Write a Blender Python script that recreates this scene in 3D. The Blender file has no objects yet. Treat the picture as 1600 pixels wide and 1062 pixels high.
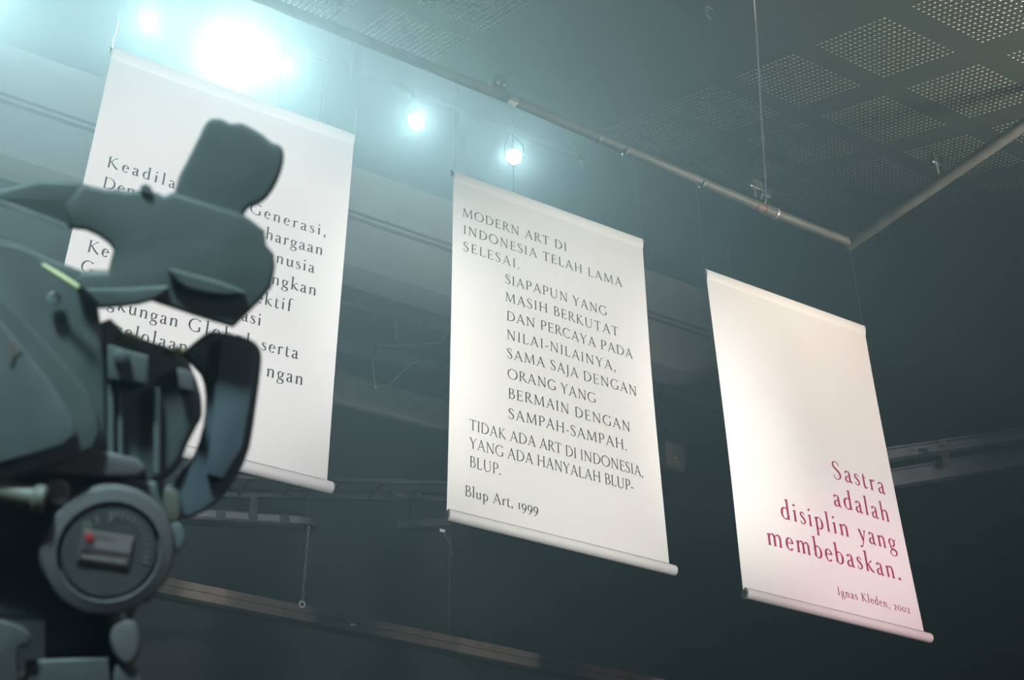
import bpy, math, random
from mathutils import Vector, Matrix
random.seed(4)
PI = math.pi

# ------------------------------------------------------------------ camera
# Origin of the working frame is the photographer's phone; the floor is 1.6 m below.
FL = 2093.9
EL, AZ, RO = 0.6117, 1.058, -0.0116
CAM = Vector((0, 0, 1.6))
F = Vector((math.cos(EL)*math.cos(AZ), math.cos(EL)*math.sin(AZ), math.sin(EL)))
_r = Vector((math.sin(AZ), -math.cos(AZ), 0)); _u = _r.cross(F)
R = math.cos(RO)*_r + math.sin(RO)*_u
U = -math.sin(RO)*_r + math.cos(RO)*_u
sc = bpy.context.scene
COL = sc.collection
cd = bpy.data.cameras.new('camera'); cam = bpy.data.objects.new('camera', cd); COL.objects.link(cam)
cam.matrix_world = Matrix(((R.x, U.x, -F.x, CAM.x), (R.y, U.y, -F.y, CAM.y), (R.z, U.z, -F.z, CAM.z), (0, 0, 0, 1)))
cd.sensor_width = 36; cd.lens = FL/1600*36; cd.clip_start = .05; cd.clip_end = 100
cd.dof.use_dof = True; cd.dof.focus_distance = 6.6; cd.dof.aperture_fstop = 13
sc.camera = cam

# ------------------------------------------------------------------ world, exposure, lights
w = bpy.data.worlds.new('world'); sc.world = w; w.use_nodes = True
w.node_tree.nodes['Background'].inputs[0].default_value = (.012, .016, .02, 1)
w.node_tree.nodes['Background'].inputs[1].default_value = 0.3
sc.view_settings.view_transform = 'Standard'; sc.view_settings.look = 'None'
sc.view_settings.gamma = 1; sc.view_settings.use_curve_mapping = False
sc.view_settings.exposure = 0.0
try:
    sc.cycles.volume_bounces = 0
    sc.cycles.max_bounces = 6
    sc.cycles.sample_clamp_indirect = 3
except Exception: pass

def spot(name, loc, target, power, col, angle=40, blend=.6, rad=.06):
    l = bpy.data.lights.new(name, 'SPOT'); o = bpy.data.objects.new(name, l); COL.objects.link(o)
    l.energy = power; l.color = col; l.spot_size = math.radians(angle); l.spot_blend = blend; l.shadow_soft_size = rad
    o.location = loc
    o.rotation_euler = (Vector(target)-Vector(loc)).to_track_quat('-Z', 'Y').to_euler()
    return o
def onv(px, py, d): return CAM + (F + R*((px-800)/FL) - U*((py-531)/FL)).normalized()*d
#   front-of-house spots that light the banners (behind and above the photographer)
spot('stage_spot_white', (1.0, -3.0, 3.9), (1.10, 4.6, 5.2), 2700, (.94, .965, 1), 24, .9, .1)
spot('stage_spot_white', (2.6, -3.2, 3.9), (3.0, 4.7, 5.2), 3000, (.97, .985, .97), 23, .9, .1)
spot('stage_spot_white', (4.4, -3.2, 3.9), (4.7, 4.7, 5.3), 2850, (.99, .955, .96), 22, .9, .1)
spot('stage_spot_amber', (5.0, -2.6, 3.9), (4.85, 4.7, 6.2), 420, (1, .60, .25), 15, .9, .08)
spot('stage_spot_pink', (6.0, -2.6, 3.6), (4.95, 4.7, 4.4), 620, (1, .30, .55), 15, .9, .08)
#   added fill spots out of view, brightening video camera, duct and ceiling
spot('fill_spot', (-1.2, -1.2, 3.6), onv(345, 140, .8), 9500, (.56, .95, 1), 8, 1, .40)  # added cyan spot, stands in for lens veil over the video camera
spot('fill_spot', (1.6, -1.6, 2.3), onv(200, 520, .8), 230, (.85, .9, .95), 16, 1, .5)  # added soft fill, lifts the dark creases of the video camera
spot('fill_spot', (-4.5, 2.5, 5.0), (.4, 6.9, 7.6), 1900, (.75, .95, .97), 40, 1, .2)  # added to brighten the left part of the duct
spot('fill_spot', (6.0, 1.0, 4.6), (4.4, 3.6, 7.9), 1700, (1, .96, .80), 60, .9, .5)  # added to brighten the perforated ceiling

LAMP_POWER = {0: 150, 1: 2100, 2: 120, 3: 170, 4: 160, 5: 700}
HAZE = dict(density=.030, g=.60, color=(.72, .88, 1.0))

# ------------------------------------------------------------------ pixel helpers: lines of sight met with real planes
def ray(x, y): return F + R*((x-800)/FL) - U*((y-531)/FL)
def at_y(x, y, Y): v = ray(x, y); return CAM + v*(Y/v.y)
def at_z(x, y, Z): v = ray(x, y); return CAM + v*((Z-1.6)/v.z)
def at_d(x, y, D): return CAM + ray(x, y).normalized()*D

# ------------------------------------------------------------------ materials
def mat(name, col, rough=.6, metal=0, noise=0, nscale=20, emit=None, estr=0, bump=0, bscale=200, sheen=0):
    m = bpy.data.materials.new(name); m.use_nodes = True
    nt = m.node_tree; b = nt.nodes['Principled BSDF']
    b.inputs['Base Color'].default_value = (*col, 1); b.inputs['Roughness'].default_value = rough
    b.inputs['Metallic'].default_value = metal
    tc = nt.nodes.new('ShaderNodeTexCoord')
    if noise:
        n = nt.nodes.new('ShaderNodeTexNoise'); n.inputs['Scale'].default_value = nscale; n.inputs['Detail'].default_value = 4
        nt.links.new(tc.outputs['Object'], n.inputs['Vector'])
        r = nt.nodes.new('ShaderNodeValToRGB')
        r.color_ramp.elements[0].position = .3; r.color_ramp.elements[1].position = .7
        r.color_ramp.elements[0].color = (*[c*(1-noise) for c in col], 1)
        r.color_ramp.elements[1].color = (*[min(1, c*(1+noise)) for c in col], 1)
        nt.links.new(n.outputs['Fac'], r.inputs['Fac']); nt.links.new(r.outputs['Color'], b.inputs['Base Color'])
    if bump:
        n2 = nt.nodes.new('ShaderNodeTexNoise'); n2.inputs['Scale'].default_value = bscale
        nt.links.new(tc.outputs['Object'], n2.inputs['Vector'])
        bp = nt.nodes.new('ShaderNodeBump'); bp.inputs['Strength'].default_value = bump; bp.inputs['Distance'].default_value = .001
        nt.links.new(n2.outputs['Fac'], bp.inputs['Height']); nt.links.new(bp.outputs['Normal'], b.inputs['Normal'])
    if emit:
        b.inputs['Emission Color'].default_value = (*emit, 1); b.inputs['Emission Strength'].default_value = estr
    return m
M = dict(
    rig=mat('grey_rig_bar', (.16, .16, .17), .6, .1, noise=.2, nscale=9),
    black=mat('black_paint', (.018, .020, .022), .7, noise=.25, nscale=4),
    drape=mat('black_wall', (.026, .028, .042), .9, noise=.3, nscale=1.5),
    ceil=mat('dark_ceiling_board', (.018, .023, .018), .85, noise=.12, nscale=8, bump=.2),
    wool=mat('pale_mineral_wool', (.78, .78, .62), .95, noise=.15, nscale=30),
    duct=mat('grey_duct_cloth', (.18, .18, .19), .85, noise=.08, nscale=3, bump=.3, bscale=60),
    seam=mat('duct_seam_tape', (.06, .06, .06), .7),
    pipe=mat('scaffold_steel', (.085, .08, .072), .65, .2, noise=.25, nscale=12),
    rust=mat('rusty_collar', (.14, .085, .065), .6, .3, noise=.3, nscale=40),
    steel=mat('bright_steel', (.75, .76, .78), .22, .9),
    dsteel=mat('dark_steel', (.10, .11, .12), .5, .5),
    wire=mat('hanging_wire', (.45, .47, .48), .4, .6),
    beam=mat('brown_timber_beam', (.10, .075, .065), .75, noise=.25, nscale=14),
    greybeam=mat('grey_metal_beam', (.055, .055, .065), .6, .2, noise=.2, nscale=9),
    cloth=mat('white_banner_vinyl', (.83, .83, .81), .6, noise=.012, nscale=3, bump=.08, bscale=300),
    tubecl=mat('white_banner_hem', (.84, .83, .82), .5),
    plug=mat('tube_end_brown', (.22, .19, .17), .6),
    ink=mat('grey_black_ink', (.035, .035, .04), .8),
    ink2=mat('maroon_ink', (.33, .012, .10), .8),
    plast=mat('black_camera_plastic', (.036, .039, .039), .65, noise=.12, nscale=60, bump=.15, bscale=500),
    plast2=mat('charcoal_camera_plastic', (.048, .051, .049), .7, noise=.1, nscale=50),
    rubber=mat('black_rubber', (.05, .054, .056), .85, noise=.1, nscale=60, bump=.2, bscale=400),
    hood=mat('navy_black_hood', (.040, .046, .060), .75, noise=.06, nscale=60),
    brass=mat('yellow_brass_edge', (.70, .62, .34), .4, .5),
    knob=mat('brown_grey_knob', (.06, .050, .053), .6, noise=.1, nscale=50),
    knob2=mat('dark_dial_face', (.032, .030, .031), .6, noise=.12, nscale=80),
    tan=mat('tan_metal_rod', (.06, .05, .038), .6, .0, noise=.2, nscale=40),
    lab=mat('label_plate', (.07, .045, .045), .6, noise=.2, nscale=150),
    red=mat('red_print', (.26, .015, .015), .6),
    pale=mat('pale_print', (.13, .10, .10), .6),
    scale=mat('faded_scale_print', (.14, .13, .11), .6),
    lens=mat('lit_lamp_lens', (.9, .9, .9), .3, emit=(1, .97, .86), estr=14),
    lens0=mat('dim_status_light', (.9, .95, .9), .3, emit=(.8, 1, .9), estr=.8),
    tag=mat('white_tag', (.75, .75, .70), .6),
    gel=mat('brown_lamp_filter', (.22, .17, .14), .5, noise=.25, nscale=18),
    conc=mat('dark_floor', (.03, .03, .032), .6, noise=.3, nscale=3),
    glassm=mat('dark_lens_glass', (.01, .012, .02), .05),
)

# ------------------------------------------------------------------ mesh builder
class MB:
    def __init__(s): s.v = []; s.f = []
    def add(s, vs, fs):
        n = len(s.v); s.v += [tuple(v) for v in vs]; s.f += [tuple(i+n for i in f) for f in fs]; return s
    def box(s, c, ax, sz, bev=0):
        c = Vector(c); a = [Vector(x).normalized() for x in ax]
        hx, hy, hz = [q/2 for q in sz]
        if not bev: 
            vs = [c+a[0]*i*hx+a[1]*j*hy+a[2]*k*hz for i in(-1, 1) for j in(-1, 1) for k in(-1, 1)]
            return s.add(vs, [(0, 1, 3, 2), (4, 6, 7, 5), (0, 4, 5, 1), (2, 3, 7, 6), (0, 2, 6, 4), (1, 5, 7, 3)])
        prof = []
        for cx, cy, a0 in((hx-bev, hy-bev, 0), (-hx+bev, hy-bev, 90), (-hx+bev, -hy+bev, 180), (hx-bev, -hy+bev, 270)):
            for q in(0, 30, 60, 90):
                t = math.radians(a0+q); prof.append((cx+bev*math.cos(t), cy+bev*math.sin(t)))
        rings = []
        for z, k in((-hz, bev*.7), (-hz+bev*.5, 0), (hz-bev*.5, 0), (hz, bev*.7)):
            rings.append([c+a[0]*(x*(1-k/hx))+a[1]*(y*(1-k/hy))+a[2]*z for x, y in prof])
        return s.rings(rings, True)
    def rings(s, rings, cap=True):
        n = len(rings[0]); m = len(rings); vs = [p for r in rings for p in r]; fs = []
        for i in range(m-1):
            for j in range(n): fs.append((i*n+j, i*n+(j+1) % n, (i+1)*n+(j+1) % n, (i+1)*n+j))
        if cap: fs.append(tuple(range(n-1, -1, -1))); fs.append(tuple((m-1)*n+j for j in range(n)))
        return s.add(vs, fs)
    def tube(s, pts, r, n=12, cap=True):
        pts = [Vector(p) for p in pts]; rings = []
        rr = r if isinstance(r, (list, tuple)) else [r]*len(pts)
        d0 = (pts[-1]-pts[0]).normalized(); up = Vector((0, 0, 1)) if abs(d0.z) < .9 else Vector((1, 0, 0))
        for i, p in enumerate(pts):
            d = (pts[min(i+1, len(pts)-1)]-pts[max(i-1, 0)]).normalized()
            a = d.cross(up)
            if a.length < 1e-4: a = d.cross(Vector((0, 1, 0)))
            a.normalize(); b = a.cross(d)
            rings.append([p+(a*math.cos(2*PI*j/n)+b*math.sin(2*PI*j/n))*rr[i] for j in range(n)])
        return s.rings(rings, cap)
    def lathe(s, c, d, prof, n=32, cap=True):           # prof: (distance along d, radius)
        c = Vector(c); d = Vector(d).normalized(); return s.tube2([(c+d*t, r) for t, r in prof], d, n, cap)
    def tube2(s, pr, d, n, cap):
        up = Vector((0, 0, 1)) if abs(d.z) < .9 else Vector((1, 0, 0)); a = d.cross(up).normalized(); b = a.cross(d)
        return s.rings([[p+(a*math.cos(2*PI*j/n)+b*math.sin(2*PI*j/n))*max(r, 1e-5) for j in range(n)] for p, r in pr], cap)
    def ball(s, c, r, n=12):
        return s.lathe(c, (0, 0, 1), [(-r*math.cos(PI*k/8), r*math.sin(PI*k/8)) for k in range(9)], n)
    def build(s, name, m, parent=None, smooth=True, link=True):
        me = bpy.data.meshes.new(name); me.from_pydata(s.v, [], s.f); me.validate()
        import bmesh
        bm = bmesh.new(); bm.from_mesh(me)
        bmesh.ops.recalc_face_normals(bm, faces=bm.faces); bm.to_mesh(me); bm.free()
        me.materials.append(m)
        if smooth:
            for p in me.polygons: p.use_smooth = True
            try: me.set_sharp_from_angle(angle=math.radians(35))
            except Exception: pass
        o = bpy.data.objects.new(name, me); COL.objects.link(o)
        if parent: put(o, parent)
        return o
def put(o, p):
    o.parent = p; o.matrix_parent_inverse = p.matrix_world.inverted()
def tag(o, label=None, cat=None, group=None, kind=None):
    if label: o['label'] = label
    if cat: o['category'] = cat
    if group: o['group'] = group
    if kind: o['kind'] = kind
    return o
def empty(name, loc, label, cat, group=None):
    o = bpy.data.objects.new(name, None); COL.objects.link(o); o.location = loc
    o.empty_display_size = .1
    o.matrix_world = Matrix.Translation(Vector(loc))
    return tag(o, label, cat, group)
X, Y, Z = Vector((1, 0, 0)), Vector((0, 1, 0)), Vector((0, 0, 1))

# ------------------------------------------------------------------ room shell
XL, XR, YF, YB, H = -6, 14, -6, 12.5, 12.0
def wall(name, c, sz, m): return tag(MB().box(c, (X, Y, Z), sz).build(name, m, smooth=False), kind='structure')
wall('floor', ((XL+XR)/2, (YF+YB)/2, -.1), (XR-XL+.4, YB-YF+.4, .2), M['conc'])
wall('wall_back', ((XL+XR)/2, YB+.1, H/2), (XR-XL+.4, .2, H), M['drape'])
wall('wall_right', (XR+.1, (YF+YB)/2, H/2), (.2, YB-YF, H), M['drape'])
wall('wall_left', (XL-.1, (YF+YB)/2, H/2), (.2, YB-YF, H), M['drape'])
wall('wall_front', ((XL+XR)/2, YF-.1, H/2), (XR-XL+.4, .2, H), M['drape'])
wall('trim_roof_deck', ((XL+XR)/2, (YF+YB)/2, H+.1), (XR-XL+.4, YB-YF+.4, .2), M['drape'])

# raked acoustic ceiling
E1 = Vector((.998, .043, .052)).normalized(); E2 = Vector((-.061, .900, .431)); E2 = (E2-E1*E2.dot(E1)).normalized()
N = E1.cross(E2)
CS = 1.22
O = CAM + Vector((3.400, 3.086, 4.720))*CS
PIT, PS = .600*CS, .4295*CS
def cpt(i, j, dn=0): return O + E1*(i*PIT+PS/2) - E2*(j*PIT+PS/2) + N*dn   # centre of tile i, j
ceil = bpy.data.objects.new('ceiling', None); COL.objects.link(ceil); ceil.location = cpt(0, 0, .05)
ceil.matrix_world = Matrix.Translation(cpt(0, 0, .05)); tag(ceil, kind='structure')
def perforated():
    b = MB(); n = 15; g = PS/(n-1); h = g/2; r = .0092*CS; half = .2998*CS; NS = 12
    lo = -(n*g)/2
    def P(x, y, z): return (x, y, z)
    for a in range(n):
        for c in range(n):
            cx, cy = lo+g*(a+.5), lo+g*(c+.5)
            out = []; inn = []; inn2 = []
            for k in range(NS):
                t = 2*PI*k/NS+PI/4; ct, st = math.cos(t), math.sin(t); q = h/max(abs(ct), abs(st))
                out.append(P(cx+ct*q, cy+st*q, 0)); inn.append(P(cx+ct*r, cy+st*r, 0)); inn2.append(P(cx+ct*r, cy+st*r, .0045))
            vs = out+inn+inn2; fs = []
            for k in range(NS):
                k2 = (k+1) % NS
                fs.append((k, k2, NS+k2, NS+k)); fs.append((NS+k, NS+k2, 2*NS+k2, 2*NS+k))
            b.add(vs, fs)
    e = n*g/2
    for x0, x1, y0, y1 in((-half, half, -half, -e), (-half, half, e, half), (-half, -e, -e, e), (e, half, -e, e)):
        b.add([(x0, y0, 0), (x1, y0, 0), (x1, y1, 0), (x0, y1, 0)], [(0, 1, 2, 3)])
    for x0, y0, x1, y1 in((-half, -half, half, -half), (half, -half, half, half), (half, half, -half, half), (-half, half, -half, -half)):
        b.add([(x0, y0, 0), (x1, y1, 0) if False else (x1, y1, 0), (x1, y1, .0235), (x0, y0, .0235)], [(0, 1, 2, 3)])
    return b
pt = perforated().build('ceiling_tile', M['ceil'], smooth=False)
wl = MB().box((0, 0, .0122), (X, Y, Z), (.59*CS, .59*CS, .014)).build('mineral_wool', M['wool'], pt, smooth=False)
CM = Matrix(((E1.x, E2.x, N.x, 0), (E1.y, E2.y, N.y, 0), (E1.z, E2.z, N.z, 0), (0, 0, 0, 1)))
cells = []
for j in range(-3, 2):
    for i in range(0, 4):
        x = cpt(i, j)-CAM; z = x.dot(F); px, py = 800+FL*x.dot(R)/z, 531-FL*x.dot(U)/z
        if -130 < px < 1720 and -90 < py < 1150: cells.append((i, j))
cells += [(-2.65, -2), (-2.65, -3), (-3.65, -3), (-3.65, -2), (-2.65, -1)]
first = True
def place(o, mw):
    o.parent = ceil; o.matrix_parent_inverse = ceil.matrix_world.inverted(); o.matrix_world = mw
for (i, j) in cells:
    if first: t, q = pt, wl; first = False
    else:
        t = pt.copy(); COL.objects.link(t); q = wl.copy(); COL.objects.link(q)
        q.parent = t; q.matrix_parent_inverse = Matrix.Identity(4); q.matrix_basis = Matrix.Identity(4)
    q.matrix_parent_inverse = Matrix.Identity(4)
    place(t, Matrix.Translation(cpt(i, j)) @ CM)
# plain boards around the perforated tiles (same raked plane)
def board(i0, i1, j0, j1):
    b = MB(); o = O+E1*(PS/2)-E2*(PS/2)
    lo1, hi1 = (i0-.5)*PIT, (i1+.5)*PIT; a0, a1 = -(j1+.5)*PIT, -(j0-.5)*PIT
    c = o+E1*(lo1+hi1)/2+E2*(a0+a1)/2+N*.012
    b.box(c, (E1, E2, N), (hi1-lo1-.0004, a1-a0-.0004, .024))
    x = b.build('ceiling_board', M['ceil'], ceil, smooth=False); return x
board(-12, -4.65, -3, 6); board(-3.65+1-.0-.0, -2.65, 0, 6) if False else None
board(-3.65, -2.65, 0, 6); board(-1.65, -1, -3, 6)
S_ = set((i, j) for i, j in cells if i >= 0)
for j in range(-3, 7):
    for i in range(0, 4):
        if (i, j) not in S_: board(i, i, j, j)

# ------------------------------------------------------------------ long grey duct behind the banners
YD = 6.9; SC = YD/6.608
zt, zb = 1.6+6.385*SC, 1.6+5.48*SC; xe = 5.40*SC
du = empty('air_duct', (1.5, YD+.5, zb), 'long pale grey air duct running behind the three banners', 'duct')
b = MB(); hgt = zt-zb; zb = 1.6+5.53*SC; prof = [(0, zt), (0, zb+.06), (.03, zb+.015), (.07, zb), (.24, zb), (.30, zb+.06), (.30, zt)]
rg = []
for x, k in((-3.5, 1), (xe-.24, 1), (xe-.12, .97), (xe+.16, .80), (xe+.5, .62)):
    rg.append([Vector((x, YD+py_*1.0, zt-(zt-z_)*k)) for py_, z_ in prof])
b.rings(rg); b.build('duct_body', M['duct'], du)
zs = 1.6+5.97*SC
for q in(.0, -.055): MB().box(((xe-3.5)/2+.05, YD-.006, zs+q), (X, Y, Z), (xe+3.5, .016, .022)).build('duct_seam', M['seam'], du)
MB().box(((xe-3.5)/2+.05, YD-.003, zs-.0275), (X, Y, Z), (xe+3.5, .008, .037)).build('duct_strip', M['duct'], du)
for x in(-2, 0, 2, 4): MB().tube([(x, YD+.15, zt-.01), (x, YD+.15, H-.01)], .003, 6).build('duct_hanger', M['dsteel'], du)

# ------------------------------------------------------------------ scaffold pipe rail
YP = 4.72; ZP = 1.6+5.42
pc = at_y(1330, 380, YP); pL = Vector((-1.5, YP, 1.6+5.52)); 
M['pipe'].node_tree.nodes['Principled BSDF'].inputs['Roughness'].default_value = .6
rail = empty('pipe_rail', pc, 'horizontal scaffold pipe above the banners with rusty collar, running into the bent corner', 'pipe')
cr = at_y(1203, 330, YP)
MB().tube([pL, at_y(790, 152, YP), cr, pc], .030, 20).build('pipe', M['pipe'], rail)
def collar(p, d, r, l, m, name='collar'): return MB().lathe(p-d*l/2, d, [(0, r*.94), (l*.08, r), (l*.92, r), (l, r*.94)], 20).build(name, m, rail)
dirp = (pc-cr).normalized()
collar(cr, dirp, .0345, .085, M['pipe']); collar(cr-dirp*.075, dirp, .0315, .06, M['rust'], 'rust_patch')
collar(cr+dirp*.045, dirp, .037, .012, M['wire'], 'clamp_ring')
collar(at_y(977, 236, YP), dirp, .0325, .012, M['dsteel'], 'clamp_ring'); collar(at_y(1097, 287, YP), dirp, .0325, .012, M['dsteel'], 'clamp_ring')
collar(at_y(936, 216, YP), dirp, .032, .02, M['dsteel'], 'clamp_ring')
# second run of the rail
p2 = at_z(1640, 168, pc.z); rail2 = empty('pipe_rail', p2, 'flat scaffold pipe rising from the corner to the right edge', 'pipe')
d2 = (p2-pc).normalized()
MB().tube([pc-d2*.03, p2+d2*2.2], .037, 20).build('pipe', M['pipe'], rail2)
MB().lathe(pc+d2*.22, d2, [(0, .038), (.012, .0405), (.024, .038)], 20).build('collar', M['pipe'], rail2)
MB().ball(pc, .035, 16).build('elbow', M['pipe'], rail2)
# hanger rod of the rail
def ceil_z(p):      # height of the raked ceiling above a point
    return p.z + (O-p).dot(N)/N.z
topr = Vector((cr.x, cr.y, ceil_z(cr)-.005)); ro = empty('hanger_rod', topr, 'thin steel rod holding the pipe from the perforated ceiling', 'rod')
a = cr+Vector((-.012, 0, .03)); rv = ray(1178, -14); tpc = CAM+rv*((O-CAM).dot(N)/rv.dot(N))-N*.004
MB().tube([a+Z*.08, tpc], .0055, 8).build('rod', M['steel'], ro)
k = MB(); k.tube([cr+Vector((-.035, 0, .03)), cr+Vector((-.012, 0, .11)), cr+Vector((.03, 0, .03))], .005, 6); k.build('stirrup', M['steel'], ro)
MB().box(cr+Vector((-.012, -.01, .112)), (X, Y, Z), (.05, .02, .014), .003).build('nut', M['steel'], ro)
MB().ball(cr+Vector((-.02, -.01, .21)), .011, 8).build('cable_knot', M['dsteel'], ro)

def clamp(px, py, label, dv, plane='y'):
    p = at_y(px, py, YP) if plane == 'y' else at_z(px, py, pc.z+.07)
    r_ = empty('rail_clamp', p, label, 'clamp', 'clamps on the pipe rail')
    MB().box(p+Z*.055, (X, Y, Z), (.075, .05, .07), .006).build('mounting_plate', M['plast2'], r_)
    k = MB()
    for s in(-1, 1): k.tube([p+Vector((.04*s, -.02, .02)), p+Vector((.028*s, -.02, .0)), p+Vector((.02*s, -.01, -.055))], .006, 6)
    k.build('jaw', M['steel'], r_)
    MB().ball(p+Vector((-.055, -.02, .02)), .010, 8).build('wing_nut', M['steel'], r_)
    MB().tube([p+Vector((-.05, -.02, .02)), p+Vector((.055, -.02, .02))], .006, 8).build('bolt', M['steel'], r_)
clamp(1182, 301, 'small steel clamp with grey plate beside the hanger rod', 0)
clamp(1466, 264, 'small shiny clamp on top of the right-hand flat pipe', 0, 'z')
# dangling bracket far up by the rod
hk = at_y(1104, 12, 4.4); hz = ceil_z(hk)
hk = CAM+ray(1104, 12)*((O-CAM).dot(N)/ray(1104, 12).dot(N))-N*.015
h_ = empty('ceiling_hook', hk, 'small metal hook fixed to the dark ceiling left of the rod', 'hook')
MB().tube([hk, hk-Z*.04, hk-Z*.06+X*.02, hk-Z*.04+X*.035], .006, 6).build('hook', M['steel'], h_)
MB().box(hk+N*.008, (E1, E2, N), (.05, .05, .008)).build('hook_plate', M['dsteel'], h_)

# devices on the rail
p = at_y(778, 134, YP+.02); s_ = empty('motion_sensor', p-Z*.06, 'dark boxy sensor with a glinting dome standing on the pipe', 'sensor')
MB().box(p, (X, Y, Z), (.085, .07, .10), .012).build('housing', M['plast2'], s_)
MB().ball(p+Vector((-.0, -.01, .045)), .026, 14).build('dome', M['steel'], s_)
for q in(-.02, .018): MB().box(p+Vector((q, -.036, -.02)), (X, Y, Z), (.02, .01, .018), .003).build('terminal', M['brass'], s_)
p = at_y(800, 158, YP-.03); s_ = empty('junction_box', p, 'small pale grey junction box clipped to the pipe beside the sensor', 'box')
MB().box(p, (X, Y, Z), (.06, .034, .042), .004).build('box_body', M['wool'], s_)
MB().box(p+Vector((0, -.019, 0)), (X, Y, Z), (.05, .005, .032), .002).build('box_lid', M['duct'], s_)

# ------------------------------------------------------------------ lamp bar, the five burning lamps and an added sixth out of view
YL = 7.552; zbar = 1.6+8.36
lb = empty('lamp_bar', (1, YL, zbar), 'faint upper lamp bar carrying the burning spotlights, safety cable at its end', 'bar')
xe2 = at_y(902, 242, YL).x
MB().tube([(-3, YL, zbar+.02), (xe2, YL, zbar)], .03, 14).build('bar', M['pipe'], lb)
for x in(-2.5, -.4, 2.75): MB().tube([(x, YL, zbar+.02), (x, YL, H-.01)], .004, 6).build('bar_hanger', M['dsteel'], lb)
c0 = Vector((xe2, YL, zbar))
MB().tube([c0+Vector((-.1, -.02, .13)), c0+Vector((-.02, -.03, .06)), c0+Vector((.05, -.03, -.03)), c0+Vector((.03, -.03, -.09)), c0+Vector((-.0, -.03, -.06)), c0+Vector((.05, -.03, -.17))], .009, 7).build('safety_cable', M['wire'], lb)
MB().ball(c0+Vector((-.005, -.04, -.06)), .018, 8).build('shackle', M['steel'], lb)
lamps = [(232, 32, .062), (365, 85, .085), (444, 101, .062), (650, 189, .066), (803, 245, .066), (-70, -28, .066)]  # last lamp is added out of view to carry the glow left
llab = ['burning spotlight highest and farthest left, above the left banner', 'brightest burning spotlight, second from left above the left banner',
        'burning spotlight just right of the brightest one', 'burning spotlight between the left and middle banners', 'burning spotlight above the top of the middle banner', 'added unseen spotlight past the left edge, spreading the glow']
for n, (px, py, rad) in enumerate(lamps):
    p = at_y(px, py, YL-.12); d = (CAM-p).normalized()
    s_ = empty('spotlight', p, llab[n], 'spotlight', 'burning spotlights on the upper bar')
    L = .20
    MB().lathe(p-d*L, d, [(0, .03), (.01, .055), (.05, rad*1.0), (L-.01, rad*1.12), (L+.02, rad*1.14), (L+.02, rad*1.05), (L-.005, rad*1.02)], 28, True).build('lamp_can', M['black'], s_)
    MB().lathe(p-d*.002, d, [(0, rad*.98), (.010, rad*.95), (.016, rad*.6), (.018, .001)], 28).build('lens', M['lens'], s_)
    a = d.cross(Z).normalized(); mid = p-d*.09; top = Vector((mid.x, YL, zbar-.03))
    k = MB()
    for s in(-1, 1):
        k.tube([mid+a*s*rad*1.15, mid+a*s*rad*1.3+Z*.05, mid+a*s*rad*1.2+Z*(rad+.06), top], .006, 6)
    k.build('yoke', M['black'], s_)
    MB().box(top+Z*.01, (X, Y, Z), (.05, .09, .09), .008).build('clamp', M['dsteel'], s_)
    lo = spot('lamp_light', p+d*.05, CAM if n == 1 else p+d*5, LAMP_POWER[n], (.72, 1, .97), 20 if n == 1 else 80, .9, rad*.8)
    put(lo, s_)

# ------------------------------------------------------------------ serif lettering (pen-drawn outlines)
def cat(pts, ws, n=7):
    out = []; P = [pts[0]]+list(pts)+[pts[-1]]; W = [ws[0]]+list(ws)+[ws[-1]]
    for i in range(1, len(P)-2):
        for k in range(n):
            t = k/n; q = []
            for c in(0, 1):
                a, b_, c_, d = P[i-1][c], P[i][c], P[i+1][c], P[i+2][c]
                q.append(.5*((2*b_)+(-a+c_)*t+(2*a-5*b_+4*c_-d)*t*t+(-a+3*b_-3*c_+d)*t**3))
            out.append((q[0], q[1], W[i]*(1-t)+W[i+1]*t))
    out.append((*pts[-1], ws[-1])); return out
def ribbon(pw):
    qs = []; L = []; Rr = []
    for i, (x, y, w_) in enumerate(pw):
        x0, y0, _ = pw[max(i-1, 0)]; x1, y1, _ = pw[min(i+1, len(pw)-1)]
        dx, dy = x1-x0, y1-y0; l = math.hypot(dx, dy) or 1; nx, ny = -dy/l*w_/2, dx/l*w_/2
        L.append((x+nx, y+ny)); Rr.append((x-nx, y-ny))
    for i in range(len(L)-1): qs.append([L[i], L[i+1], Rr[i+1], Rr[i]])
    return qs
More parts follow.
